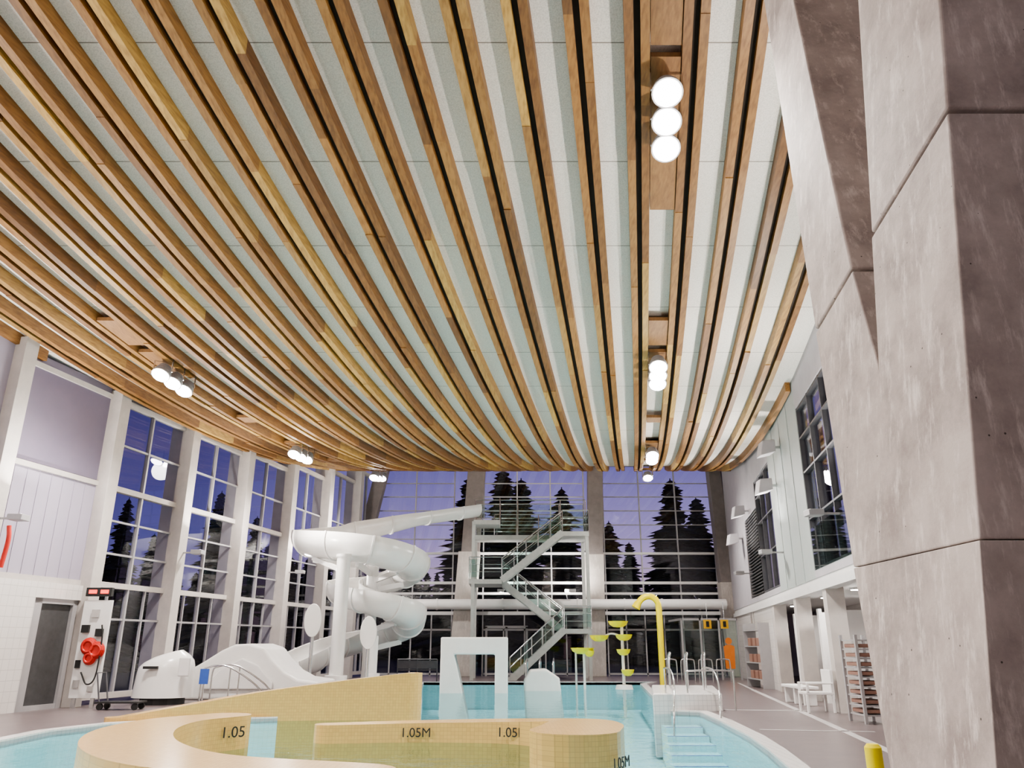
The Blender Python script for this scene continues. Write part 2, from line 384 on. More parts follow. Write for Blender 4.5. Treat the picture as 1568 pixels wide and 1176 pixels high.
def offs(poly,d):
    n=len(poly);out=[]
    for i in range(n):
        a=V(poly[i-1]);b=V(poly[i]);c=V(poly[(i+1)%n]); t=((b-a).normalized()+(c-b).normalized()).normalized()
        out.append((b.x+t.y*d,b.y-t.x*d))
    return out
pg=grp('swimming_pool')
me=bpy.data.meshes.new('basin'); k=len(pool)
me.from_pydata([(p[0],p[1],-1.1) for p in pool]+[(p[0],p[1],0) for p in pool],[],[tuple(range(k))]+[(i,(i+1)%k,(i+1)%k+k,i+k) for i in range(k)])
me.materials.append(M['pooltile']); o=bpy.data.objects.new('basin',me); C.objects.link(o); o.parent=pg
me=bpy.data.meshes.new('water'); me.from_pydata([(p[0],p[1],-.06) for p in pool],[],[tuple(range(k))]); me.materials.append(M['water'])
o=bpy.data.objects.new('water',me); C.objects.link(o); o.parent=pg
po=offs(pool,.28)
v=[];f=[]
for a,b in zip(pool,po): v+=[(a[0],a[1],-.1),(a[0],a[1],.035),(b[0],b[1],.035),(b[0],b[1],0)]
for i in range(k):
    a=i*4;b=((i+1)%k)*4
    for j in range(3): f.append((a+j,b+j,b+j+1,a+j+1))
MB().add(v,f).obj('coping',M['lip'],pg)

# ---------------------------------------------------------------- pool seating walls (mosaic)
def wallsweep(pts,z0,n=8):
    P=cr([(p[0],p[1],p[2]) for p in pts],n); W=cr([(p[3],0,0) for p in pts],n)
    L=[];R=[]; N=len(P)
    for i,p in enumerate(P):
        t=P[min(i+1,N-1)]-P[max(i-1,0)]; t.z=0; t.normalize(); nn=V((-t.y,t.x,0)); h=W[i].x/2
        L.append((p+nn*h,p.z));R.append((p-nn*h,p.z))
    def cap(i,sg):
        p=P[i]; t=P[min(i+1,N-1)]-P[max(i-1,0)]; t.z=0;t.normalize(); nn=V((-t.y,t.x,0)); h=W[i].x/2; r=[]
        for a in range(1,10):
            an=math.pi*a/10
            r.append((p+ (nn*math.cos(an)+t*math.sin(an))*h if sg>0 else p+(-nn*math.cos(an)-t*math.sin(an))*h,p.z))
        return r
    loop=L+cap(N-1,1)+R[::-1]+cap(0,-1)
    k=len(loop)
    vs=[(q.x,q.y,z0) for q,z in loop]+[(q.x,q.y,z) for q,z in loop]
    mbb=MB(); fs=[(i,(i+1)%k,(i+1)%k+k,i+k) for i in range(k)]
    ri=lambda j:k+N+9+(N-1-j)
    for i in range(N-1): fs.append((k+i,k+i+1,ri(i+1),ri(i)))
    fs.append(tuple([k+N-1]+[k+N+j for j in range(9)]+[k+N+9]))
    fs.append(tuple([k+2*N+8]+[k+2*N+9+j for j in range(9)]+[k]))
    return mbb.add(vs,fs)
g=grp('tiled_pool_partition')
wallsweep([(-8.6,18.2,.10,.5),(-7.3,18.75,.32,.55),(-5.9,19.3,.55,.6),(-3.9,19.55,.80,.65),(-2.45,19.5,.96,.65)],-1.0).obj('tiled_body',M['sand'],g)
g1=grp('tiled_pool_bench')
wallsweep([(-4.95,14.35,.45,.9),(-5.45,13.4,.45,1.0),(-5.35,11.9,.45,1.1),(-4.6,10.2,.45,1.1),(-3.4,8.9,.45,1.05),(-1.6,8.2,.45,1.0)],-1.0).obj('tiled_body',M['sand'],g1)
text('1.05',(-4.60,13.86,.22),(math.radians(90),0,math.radians(38)),.24,M['black'],g1)
g2=grp('tiled_pool_bench')
wallsweep([(-3.3,15.1,.24,.5),(-1.6,15.35,.26,.6),(.1,15.15,.30,.75),(1.05,14.2,.38,1.0),(1.1,12.9,.44,1.2),(.88,11.8,.46,1.28)],-1.0).obj('tiled_body',M['sand'],g2)
text('1.05M',(-1.72,15.00,.10),(math.radians(90),0,0),.22,M['black'],g2)
text('1.05M',(.0,14.72,.13),(math.radians(90),0,math.radians(-14)),.22,M['black'],g2)
text('1.05M',(1.46,11.33,.10),(math.radians(90),0,math.radians(56)),.20,M['black'],g2)

# ---------------------------------------------------------------- V column
g=grp('concrete_v_column')
def vblk(poly,name,ins=0,b=.02,T=1.15):
    k=len(poly)
    fx=lambda z:2.2416+.12*z
    vs=[(fx(z)+ins,y,z) for y,z in poly]+[(fx(z)+T-ins,y,z) for y,z in poly]
    return MB().add(vs,[tuple(range(k)),tuple(range(2*k-1,k-1,-1))]+[(i,i+k,(i+1)%k+k,(i+1)%k) for i in range(k)]).obj(name,M['conc'],g,bevel=b)
vblk([(4.16,0),(4.95,0),(5.76,2.127),(4.16,2.127)],'base_block',b=.006)
vblk([(4.16,2.134),(5.76,2.134),(6.46,4.27),(5.656,4.49),(5.256,3.52),(5.296,4.59),(4.16,4.865)],'fork_block',b=.012)
vblk([(5.675,4.53),(6.47,4.31),(8.44,10.5),(7.65,10.5)],'leaning_branch')
vblk([(4.16,4.905),(5.296,4.63),(5.41,7.04),(5.55,11.2),(4.16,11.2)],'upright_branch')
vblk([(4.22,1.9),(5.5,1.9),(6.3,4.3),(6.42,5.0),(5.8,4.6),(5.35,3.4),(5.0,3.4),(5.23,5.2),(4.22,5.2)],'core',ins=.05,b=0)

# ---------------------------------------------------------------- left wall
colsY=[18.7+3.7*i for i in range(7)]
lp=lambda y:(LX(y),y)
colg=MB()
for y in colsY:
    colg.wbox(lp(y-.21),lp(y+.21),.45,-.42,0,zc(y)+.1)
colg.obj('left_wall_columns',M['colgrey'],bevel=.01)
fr=MB();gl=MB();thick=MB()
wn=grp('window_1')
for i in range(1,len(colsY)):
    ya=colsY[i]+.2; yb=(colsY[i+1]-.2) if i+1<len(colsY) else YF-.3
    if yb-ya<.5: continue
    top=min(zc(ya),zc(yb))-.05
    gl.wbox(lp(ya),lp(yb),.02,.03,.15,top+.1)
    for z in(top,6.05,3.25,.2): thick.wbox(lp(ya),lp(yb),-.09,.10,z-.08,z+.08)
    for z in(7.4,5.1,4.15,2.3): fr.wbox(lp(ya),lp(yb),-.04,.05,z-.028,z+.028)
    ym=(ya+yb)/2
    fr.wbox(lp(ym-.035),lp(ym+.035),-.06,.07,.2,top)
    for q in(.25,.75):
        yq=ya+(yb-ya)*q; fr.wbox(lp(yq-.025),lp(yq+.025),-.04,.04,.2,3.2)
fr.obj('mullions',M['frame'],wn); thick.obj('transoms',M['colgrey'],wn); gl.obj('glazing',M['glass'],wn)
ya,yb=18.9,22.2
MB().wbox(lp(ya),lp(yb),-.03,.03,6.15,9.0).obj('translucent_wall_panel',M['frost'])
mb=MB().wbox(lp(ya-.2),lp(yb),-.03,.03,3.25,6.0)
for i in range(9):
    y=ya+(yb-ya)*i/8; mb.wbox(lp(y-.012),lp(y+.012),-.045,.045,3.25,6.0)
mb.obj('translucent_wall_panel',M['frost2'])
t=MB()
for z in(6.05,8.7): t.wbox(lp(ya),lp(yb),-.10,.10,z-.07,z+.07)
t.wbox(lp(ya),lp(yb),-.10,.10,3.15,3.3); t.obj('trim_1',M['colgrey'])
w=MB(); w.wbox(lp(18.9),lp(20.6),-.2,.15,0,3.15).wbox(lp(20.6),lp(22.2),-.2,.15,2.75,3.15)
w.wbox(lp(-7),lp(18.5),-.2,.3,0,3.2); w.obj('wall_left_lower',M['walltile'])
w=MB(); w.wbox(lp(-7),lp(18.5),-.1,.3,3.2,9.2)
w.wbox(lp(-7),lp(10),-.1,.3,9.2,14.0); w.obj('wall_left',M['frost2'])
d=grp('door_1'); 
MB().wbox(lp(20.65),lp(20.9),-.15,.05,0,2.75).wbox(lp(22.0),lp(22.15),-.15,.05,0,2.75).wbox(lp(20.65),lp(22.15),-.15,.05,2.62,2.75).wbox(lp(20.65),lp(22.15),-.12,.02,0,.12).obj('frame',M['frame'],d)
MB().wbox(lp(20.9),lp(22.0),-.06,-.04,.12,2.62).obj('leaf_glass',M['louver'],d)

# ---------------------------------------------------------------- far wall
XL,XR=LX(YF),RX(YF)
def fcol(mbb,xb,xt,w,z0,z1,y0=43.0,y1=43.7):
    mbb.add([(xb-w/2,y0,z0),(xb+w/2,y0,z0),(xb+w/2,y1,z0),(xb-w/2,y1,z0),(xt-w/2,y0,z1),(xt+w/2,y0,z1),(xt+w/2,y1,z1),(xt-w/2,y1,z1)],[(3,2,1,0),(4,5,6,7),(0,1,5,4),(1,2,6,5),(2,3,7,6),(3,0,4,7)])
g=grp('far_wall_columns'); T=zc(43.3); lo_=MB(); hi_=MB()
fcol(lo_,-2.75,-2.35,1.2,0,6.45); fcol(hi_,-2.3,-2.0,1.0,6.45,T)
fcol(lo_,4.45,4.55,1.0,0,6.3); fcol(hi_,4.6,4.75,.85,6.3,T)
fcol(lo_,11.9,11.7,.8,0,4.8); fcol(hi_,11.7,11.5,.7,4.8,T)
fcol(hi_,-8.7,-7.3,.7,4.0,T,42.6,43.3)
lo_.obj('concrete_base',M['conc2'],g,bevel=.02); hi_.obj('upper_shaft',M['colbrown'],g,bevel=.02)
fr=MB();th=MB();gl=MB();dk=MB()
wn=grp('window_2')
gl.box(XL,XR,YF,YF+.02,.05,zc(YF)+.2)
bays=[(-7.7,-3.3),(-1.6,4.1),(5.2,11.4)]
allz=[10.4,9.62,8.82,8.02,7.22,5.62]
for a,b in bays:
    n=max(2,round((b-a)/2.0))
    for i in range(n+1):
        x=a+(b-a)*i/n; fr.box(x-.035,x+.035,YF-.12,YF-.01,3.2,zc(YF)+.1)
    for z in allz: fr.box(a,b,YF-.09,YF-.01,z-.025,z+.025)
    m=round((b-a)/1.05)
    for i in range(m+1):
        x=a+(b-a)*i/m; dk.box(x-.035,x+.035,YF-.12,YF-.01,0,3.2)
    for z in(2.35,.1): dk.box(a,b,YF-.12,YF-.01,z-.05,z+.05)
th.box(XL,XR,YF-.2,YF-.01,6.36,6.48)
for z,h in((4.82,.07),(4.25,.06)): th.box(XL,XR,YF-.2,YF-.01,z-h,z+h)
th.box(XL,XR,YF-.25,YF-.01,3.12,3.3)
for x in(-1.4,-.3,.8): dk.box(x-.06,x+.06,YF-.16,YF-.02,0,2.5)
dk.box(-1.46,.86,YF-.16,YF-.02,2.42,2.56)
fr.obj('mullions',M['frame'],wn); th.obj('transoms',M['white'],wn); gl.obj('glazing',M['glass'],wn); dk.obj('lower_mullions',M['frame'],wn)
dg=grp('air_duct'); dm=MB(); dm.cyl((-7.4,42.6,3.62),(11.4,42.6,3.62),.27,n=20)
for x in(-6,-4,-.5,1.5,3.5,6,8,10): dm.cyl((x-.04,42.6,3.62),(x+.04,42.6,3.62),.30,n=20)
dm.obj('pipe',M['white'],dg,True)
hm=MB()
for x in(-5,0.2,3,6.5,10): hm.beam((x,42.6,3.62),(x,43.9,4.2),.04,.04)
hm.obj('hangers',M['steel'],dg)
MB().box(XL-.5,XR+.5,YF+.1,YF+.4,zc(YF)+.1,zc(YF)+1.2).obj('wall_far_header',M['wall'])
MB().box(XR-.1,XR+6,YF,YF+.3,0,3.4).obj('wall_far_return',M['wall'])

# ---------------------------------------------------------------- right wall
rp=lambda y:(RX(y),y)
w=MB(); S=3.3
def rw(ya,yb,z0,z1,mb,a=0,b=-.3): mb.wbox(rp(ya),rp(yb),a,b,z0,z1)
for ya,yb in((-7,14),(35.2,44)): 
    n=8
    for i in range(n):
        p=ya+(yb-ya)*i/n;q=ya+(yb-ya)*(i+1)/n; rw(p,q,S,max(zc(p),zc(q))+.15,w)
for ya,yb,z0,z1 in((14,21.5,8.1,9.6),(27.3,31.3,7.9,9.1),(31.3,35.2,6.9,9.6),(27.3,35.2,S,3.5),(14,21.5,S,3.5)): rw(ya,yb,z0,z1,w)
w.obj('wall_right',M['wall'])
w=MB(); rw(21.5,27.3,S,9.0,w,0,-.3)
for y in(22.9,24.4,25.9): rw(y-.012,y+.012,S,9.0,w,.015,0)
w.obj('wall_right_panel',M['wallg'])
wn=grp('window_3'); fr=MB(); gl=MB(); dkp=MB()
for (ya,yb,z1) in((14,21.5,8.1),(27.3,31.3,7.9)):
    rw(ya,yb,3.5,z1,gl,-.12,-.14)
    n=5 if ya<20 else 3
    for i in range(n+1):
        y=ya+(yb-ya)*i/n; rw(y-.03,y+.03,3.5,z1,fr,-.02,-.18)
    for z in(3.55,4.9,6.2,7.2,z1-.05): rw(ya,yb,z-.025,z+.025,fr,-.02,-.18)
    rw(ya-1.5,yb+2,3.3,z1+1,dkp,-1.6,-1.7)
fr.obj('mullions',M['framed'],wn); gl.obj('glazing',M['glass'],wn); dkp.obj('room_beyond',M['louver'],wn)
mb=MB(); rw(14.1,21.3,3.5,4.6,mb,.02,.0); mb.obj('balcony_glass_guard',M['gglass'])
lv=MB(); rw(31.3,35.2,3.5,6.9,lv,-.15,-.3)
for i in range(26):
    z=3.55+i*.128; rw(31.35,35.1,z,z+.05,lv,.0,-.12)
lv.obj('wall_louver',M['louver'])
mb=MB()
mb.add([(RX(-7)+.02,-7,S-.15),(RX(44)+.02,44,S-.15),(RX(44)+4.5,44,S-.15),(RX(-7)+4.5,-7,S-.15),(RX(-7)+.02,-7,S),(RX(44)+.02,44,S),(RX(44)+4.5,44,S),(RX(-7)+4.5,-7,S)],[(0,1,2,3),(7,6,5,4),(0,4,5,1),(1,5,6,2),(2,6,7,3),(3,7,4,0)])
rw(-7,44,2.95,S-.15,mb,.06,-.25)
mb.obj('gallery_soffit',M['white'])
mb=MB(); rw(-7,44,0,S,mb,-3.9,-4.2); rw(29.8,35,0,3.0,mb,-.0,-.3); rw(36.3,44,0,3.0,mb,0,-.3)
mb.obj('wall_right_lower',M['walltile'])
mb=MB()
for y in(12,20.6,24.9,29.4,35.3): rw(y-.22,y+.22,0,3.0,mb,.02,-.42)
mb.obj('gallery_columns',M['colgrey'])
mb=MB()
for y in(22.2,23.8,26.3,27.8): mb.box(RX(y)+.5,RX(y)+3.6,y-.04,y+.04,.12,2.5)
for y in(22.2,23.8,26.3,27.8): mb.box(RX(y)+.42,RX(y)+.52,y-.07,y+.07,0,2.6)
mb.obj('changing_cubicle_panels',M['white'])
for y in(18,22.9,27,33):
    g=grp('soffit_downlight'); x=RX(y)+1.4
    MB().cyl((x,y,3.09),(x,y,3.15),.16,n=20).obj('trim_ring',M['steel'],g,True)
    MB().cyl((x,y,3.075),(x,y,3.09),.12,n=20).obj('lens',M['led'],g)
    ld=bpy.data.lights.new('downlight','SPOT'); ld.energy=170; ld.spot_size=math.radians(160); ld.shadow_soft_size=.12; ld.color=(1,.94,.88)
    lo=bpy.data.objects.new('downlight',ld); C.objects.link(lo); lo.location=(x,y,3.0); lo.parent=g
MB().box(-20,6,-6.6,-6.3,0,16).obj('wall_back',M['wall'])

for (y,z) in((24.5,7.6),(25.8,6.6),(33.5,7.0),(36.5,6.2)):
    g=grp('wall_speaker'); c=V((RX(y)-.45,y,z))
    MB().add([(c.x-.28,c.y-.25,c.z-.22),(c.x+.2,c.y-.32,c.z-.1),(c.x+.2,c.y+.32,c.z-.1),(c.x-.28,c.y+.25,c.z-.22),
              (c.x-.18,c.y-.25,c.z+.28),(c.x+.2,c.y-.32,c.z+.3),(c.x+.2,c.y+.32,c.z+.3),(c.x-.18,c.y+.25,c.z+.28)],
             [(3,2,1,0),(4,5,6,7),(0,1,5,4),(1,2,6,5),(2,3,7,6),(3,0,4,7)]).obj('cabinet',M['wall'],g,bevel=.03)
    MB().beam((c.x+.15,c.y,c.z+.1),(RX(y)+.05,c.y,c.z+.1),.08,.08).obj('bracket',M['steel'],g)

mb=MB()
def dline(p,q,w=.16): mb.wbox(p,q,-w/2,w/2,.001,.006)
dline((5.55,11.0),(8.9,30.5)); dline((5.15,21.5),(7.6,21.2)); dline((4.9,16.6),(7.0,16.2),.1); dline((8.9,30.5),(9.9,36),.12)
mb.obj('floor_line_tiles',M['line'])

# ---------------------------------------------------------------- water slide
sg=grp('spiral_water_slide')
path=[(-1.8,38.6,8.1),(-3.2,37.4,7.7),(-4.7,36.1,7.25),(-6.3,35.2,6.8),(-7.8,34.2,6.35),(-8.4,32.6,5.95),(-7.7,31.1,5.65),(-6.3,30.4,5.45),(-5.1,30.7,5.25),(-4.3,31.9,5.0),(-4.3,33.5,4.75),(-5.1,34.5,4.5),(-6.4,34.2,4.2),(-7.0,33,3.95),(-6.5,31.7,3.65),(-5.3,30.9,3.35),(-4.35,31.5,3.05),(-4.2,32.9,2.75),(-4.6,34.1,2.45),(-5.6,34.6,2.15),(-6.8,34,1.85),(-7.5,32.6,1.5),(-7.9,30.9,1.15),(-8.2,29.2,.85)]
P=cr(path,10)
def uprof(R,th=.05,a0=165,a1=375,n=20):
    o=[(R*math.cos(math.radians(a0+(a1-a0)*i/n)),R*math.sin(math.radians(a0+(a1-a0)*i/n))) for i in range(n+1)]
    r2=R-th; q=[(r2*math.cos(math.radians(a1-(a1-a0)*i/n)),r2*math.sin(math.radians(a1-(a1-a0)*i/n))) for i in range(n+1)]
    return o+q
def Rat(t): return .46+.34*max(0,min(1,(t-.08)/.1)) - .10*max(0,min(1,(t-.36)/.1))
mb=MB(); mb.sweep(P,lambda t:uprof(Rat(t))); mb.obj('flume',M['fiber'],sg,True)
mb=MB(); N=len(P)
for i in range(6,N-4,10):
    R=Rat(i/(N-1))
    t=(P[i+1]-P[i-1]).normalized(); seg=[P[i]-t*.035,P[i]+t*.035]
    mb.sweep(seg,uprof(R+.05,.08))
mb.obj('flange_ribs',M['white'],sg,True)
mb=MB(); mb.cyl((-5.75,32.6,0),(-5.75,32.6,5.9),.24,n=24); mb.cyl((-5.75,32.6,0),(-5.75,32.6,.25),.42,n=24)
mb.cyl((-6.3,29.4,0),(-6.3,29.4,4.75),.25,n=24); mb.cyl((-6.3,29.4,0),(-6.3,29.4,.55),.40,n=24); mb.cyl((-6.3,29.4,4.7),(-6.3,29.4,4.8),.28,n=24)
mb.cyl((-5.1,29.9,0),(-5.1,29.9,1.9),.17,n=20);mb.cyl((-5.1,29.9,0),(-5.1,29.9,.6),.28,n=20)
for q in((-8.0,34,5.3),(-8.2,32.4,4.9),(-4.6,31.6,4.35),(-4.6,33.4,4.0),(-6.9,33,3.2),(-4.6,31.7,2.4),(-4.7,34.1,1.7),(-6.1,31,4.6)):
    mb.beam((-5.75,32.6,q[2]-.3),q,.14,.2)
mb.beam((-6.3,29.4,4.6),(-6.4,30.6,4.65),.2,.2)
mb.beam((-6.3,29.4,4.2),(-7.9,31.2,4.85),.14,.16)
mb.obj('support_posts',M['white'],sg,True)
for x,y,z in((-6.98,28.2,2.4),(-5.15,29.0,2.0)):
    g=grp('oval_panel_post'); a=MB(); vs=[(x+.30*math.cos(t*math.pi/16),y-.05,z+.56*math.sin(t*math.pi/16)) for t in range(32)]
    vb=[(p[0],y+.05,p[2]) for p in vs]
    a.add(vs+vb,[tuple(range(32)),tuple(range(63,31,-1))]+[(i,i+32,(i+1)%32+32,(i+1)%32) for i in range(32)]); a.obj('oval_panel',M['fiber'],g,bevel=.02)
    MB().cyl((x,y+.1,0),(x,y+.1,z+.2),.06).obj('post',M['steel'],g)

g=grp('slide_landing_structure')
prof=[(-10.6,0),(-10.6,.35),(-10.1,.75),(-9.5,1.1),(-9.0,1.42),(-8.6,1.6),(-8.1,1.62),(-7.7,1.5),(-7.4,1.15),(-7.0,.8),(-6.6,.6),(-5.9,.5),(-5.9,0)]
MB().prism(prof,'y',25.2,27.6).obj('sloped_body',M['fiber'],g,bevel=.08)
MB().prism([(-9.4,.4),(-8.9,.9),(-8.3,1.2),(-7.8,1.0),(-7.3,.5),(-7.3,.3),(-9.4,.3)],'y',25.1,25.22).obj('recessed_side',M['white'],g,bevel=.04)
MB().prism([(-6.1,0),(-6.1,.35),(-3.7,.35),(-3.7,0)],'y',27.0,30.0).obj('low_platform',M['fiber'],g,bevel=.05)
g=grp('fibreglass_pod'); mb=MB()
vs=[];fs=[];n=24;kk=10
for i in range(n):
    an=2*math.pi*i/n
    for j in range(kk):
        h=j/(kk-1); r=(1-.12*h-.55*max(0,h-.7)**2*8); vs.append((-9.95+.85*r*math.cos(an),23.6+.7*r*math.sin(an),.18+1.15*h+ .12*math.cos(an)*h))
for i in range(n):
    for j in range(kk-1): fs.append((i*kk+j,((i+1)%n)*kk+j,((i+1)%n)*kk+j+1,i*kk+j+1))
fs.append(tuple(i*kk+kk-1 for i in range(n)));fs.append(tuple(i*kk for i in range(n-1,-1,-1)))
mb.add(vs,fs); mb.obj('shell',M['fiber'],g,True)
MB().lathe((-9.95,23.6,.0),[(0,0),(.6,0),(.6,.2),(0,.2)],20).obj('base_ring',M['black'],g)
MB().box(-9.35,-9.05,22.95,23.05,.75,1.25).obj('control_box',M['white'],g,bevel=.03)
MB().box(-10.3,-9.9,22.86,22.95,.95,1.02).obj('vent_slot',M['black'],g)
g=grp('information_sign'); MB().cyl((-8.6,23.0,0),(-8.6,23.0,.6),.025).obj('post',M['steel'],g); MB().box(-8.72,-8.48,22.95,23.0,.55,.95).obj('panel',M['blue'],g)
g=grp('ramp_handrail'); mb=MB()
for dy in(0,.8):
    mb.tube([(-8.9,23.6+dy,0),(-8.9,23.6+dy,.8),(-8.75,23.6+dy,.97),(-8.2,23.6+dy,1.0),(-7.4,23.6+dy,.55),(-7.0,23.6+dy,.15),(-6.9,23.6+dy,0)],.025)
    mb.cyl((-8.1,23.6+dy,0),(-8.1,23.6+dy,.97),.02)
mb.obj('rails',M['steel'],g,True)

g=grp('platform_cart'); mb=MB(); mb.box(-10.7,-9.6,21.3,21.85,.16,.2); mb.obj('deck_plate',M['black'],g)
mb=MB()
for x in(-10.6,-9.7):
    for y in(21.38,21.77): mb.cyl((x,y-.03,.08),(x,y+.03,.08),.08)
mb.obj('wheels',M['black'],g)
mb=MB(); mb.tube([(-10.62,21.35,.2),(-10.78,21.35,.9),(-10.78,21.8,.9),(-10.62,21.8,.2)],.02,smooth=False); mb.obj('handle',M['framed'],g)
g=grp('hose_reel_station'); px,py=-11.35,21.9
MB().box(px-.38,px+.38,py,py+.1,.25,2.75).obj('backboard',M['white'],g,bevel=.01)
MB().box(px-.3,px-.2,py+.02,py+.08,0,.3).box(px+.2,px+.3,py+.02,py+.08,0,.3).obj('feet',M['steel'],g)
mb=MB()
for cx,cz,r in((px-.02,1.55,.2),(px+.2,1.45,.2),(px+.05,1.25,.15)):
    for q in range(3): 
        pts=[(cx+r*(1-.15*q)*math.cos(a*math.pi/8),py-.06-.04*q,cz+r*(1-.15*q)*math.sin(a*math.pi/8)) for a in range(17)]
        mb.tube(pts,.03,8,smooth=False)
    mb.cyl((cx,py-.12,cz),(cx,py,cz),r*.6)
mb.obj('red_reels',M['red'],g,True)
mb=MB()
mb.tube([(px+.25,py-.08,2.1),(px+.32,py-.1,1.7),(px+.3,py-.1,.8),(px+.1,py-.1,.6),(px-.1,py-.1,.9)],.02)
mb.box(px-.3,px-.1,py-.08,py,1.9,2.1); mb.box(px+.1,px+.28,py-.1,py,1.8,2.0); mb.box(px-.32,px-.2,py-.06,py,1.0,1.2); mb.obj('hoses_and_boxes',M['black'],g,True)
mb=MB(); mb.box(px-.1,px+.1,py-.05,py,2.3,2.5); mb.box(px-.3,px-.15,py-.05,py,.5,.7); mb.box(px+.1,px+.25,py-.05,py,.42,.55); mb.obj('valves',M['steel'],g)
g=grp('pace_clock'); MB().box(px-.35,px+.35,py-.05,py+.08,2.85,3.08).obj('case',M['black'],g)
MB().box(px-.27,px-.05,py-.06,py-.05,2.92,3.02).box(px+.05,px+.27,py-.06,py-.05,2.92,3.02).obj('digits',M['redled'],g)
g=grp('rescue_tube'); MB().tube([(LX(18.95)+.5,18.95,3.35),(LX(18.95)+.55,18.95,4.0),(LX(18.95)+.5,18.95,4.35)],.055).obj('foam',M['red'],g,True)

# ---------------------------------------------------------------- slide tower
g=grp('slide_tower_stairs'); st=MB(); rl=MB(); gg=MB()
def flight(x0,z0,x1,z1,y0,y1):
    n=12
    for s in (y0,y1): st.beam((x0,s,z0-.05),(x1,s,z1-.05),.08,.32)
    for i in range(n):
        x=x0+(x1-x0)*(i+.5)/n; z=z0+(z1-z0)*(i+1)/n; w=abs(x1-x0)/n
        st.box(x-w*.55,x+w*.55,y0,y1,z-.05,z)
    for s in(y0,y1):
        rl.tube([(x0,s,z0+1.0),(x1,s,z1+1.0)],.03,smooth=False); rl.tube([(x0,s,z0+.55),(x1,s,z1+.55)],.018,smooth=False)
        for i in range(6):
            q=i/5; x=x0+(x1-x0)*q; z=z0+(z1-z0)*q; rl.cyl((x,s,z),(x,s,z+1.0),.02,n=8)
        gg.beam((x0,s,z0+.5),(x1,s,z1+.5),.012,.6)
def landing(x0,x1,y0,y1,z,sides):
    st.box(x0,x1,y0,y1,z-.22,z)
    for a,b in sides:
        a=V(a);b=V(b)
        for h in(1.05,.7,.35): rl.tube([(a.x,a.y,z+h),(b.x,b.y,z+h)],.025 if h>1 else .014,smooth=False)
        n=max(1,int((b-a).length/1.0))
        for i in range(n+1):
            p=a+(b-a)*i/n; rl.cyl((p.x,p.y,z),(p.x,p.y,z+1.05),.022,n=8)
        gg.beam((a.x,a.y,z+.52),(b.x,b.y,z+.52),.012,.85)
flight(-.1,0,2.5,2.3,38.4,39.5)
landing(2.5,3.8,38.4,41.0,2.3,[((2.5,38.4),(3.8,38.4)),((3.8,38.4),(3.8,41))])
flight(2.5,2.3,-.5,4.6,39.8,40.9)
landing(-2.1,-.5,38.4,41.0,4.6,[((-2.1,38.4),(-.5,38.4)),((-2.1,38.4),(-2.1,41))])
flight(-.5,4.6,2.5,6.9,38.4,39.5)
landing(2.5,3.8,38.4,41.0,6.9,[((2.5,38.4),(3.8,38.4)),((3.8,38.4),(3.8,41)),((2.5,41),(3.8,41))])
landing(-1.9,2.5,39.8,41.0,6.9,[((-.9,39.8),(2.5,39.8)),((-1.9,41),(2.5,41))])
landing(-1.9,-.6,38.3,39.8,7.45,[((-.6,38.3),(-.6,39.8))])
for x in(-1.9,.3,2.5,3.8):
    rl.cyl((x,39.8,6.9),(x,39.8,8.7),.03,n=8); rl.cyl((x,41,6.9),(x,41,8.7),.03,n=8)
for yy in(39.8,41): rl.tube([(-1.9,yy,8.7),(3.8,yy,8.7)],.03,smooth=False)
gg.box(-1.9,3.8,40.99,41.0,7.95,8.65)
for x,y,h in((-1.9,41,6.9),(3.7,40.9,6.9),(3.7,38.5,6.9),(-1.9,38.5,7.4)): st.beam((x,y,0),(x,y,h),.16,.16,(0,1,0))
st.obj('steps_and_frame',M['galv'],g); rl.obj('railings',M['steel'],g,True); gg.obj('infill_panels',M['gglass'],g)

# ---------------------------------------------------------------- water play
g=grp('water_play_arch'); mb=MB()
mb.prism([(-2.6,-1),(-1.55,-1),(-1.95,.7),(-2.1,1.25),(-.62,1.25),(-.62,-1),(-.15,-1),(-.15,1.85),(-2.6,1.85)],'y',29.6,30.6)
mb.obj('arch_frame',M['fiber'],g,bevel=.05)
g=grp('yellow_spray_hook'); mb=MB()
mb.tube([(6.05,33,-1.0),(6.05,33,1),(6.05,33,2.9),(5.98,33,3.3),(5.72,33,3.48),(5.42,33,3.42),(5.2,33,3.2)],.125,14); mb.cyl((5.22,33,3.24),(5.1,33,3.02),.14,.18)
mb.obj('pipe',M['yellow'],g,True)
g=grp('tipping_bowl_feature'); a=MB();b=MB()
a.cyl((4.35,32,-1.05),(4.35,32,2.3),.06); a.cyl((2.85,32.3,-1.05),(2.85,32.3,1.3),.05); a.cyl((2.55,32.6,-1.05),(2.55,32.6,1.3),.04)
a.tube([(4.35,32,1.9),(3.9,32,2.0),(3.5,32,1.8)],.035)
a.lathe((4.35,32,-.05),[(0,0),(.35,0),(.3,.16),(0,.18)]); 
for x,y,z,r in((4.2,31.9,2.25,.40),(4.42,32,1.75,.34),(3.45,32,1.72,.38),(4.38,32,1.2,.28),(2.8,32.3,1.25,.48),(4.5,31.9,.45,.26),(3.05,32.1,1.15,.2)):
    b.lathe((x,y,z),[(0,-.02),(r*.5,0),(r*.85,.09),(r,.22),(r*.95,.22),(r*.8,.12),(0,.03)],20)
a.obj('posts',M['white'],g,True); b.obj('bowls',M['lime'],g,True)

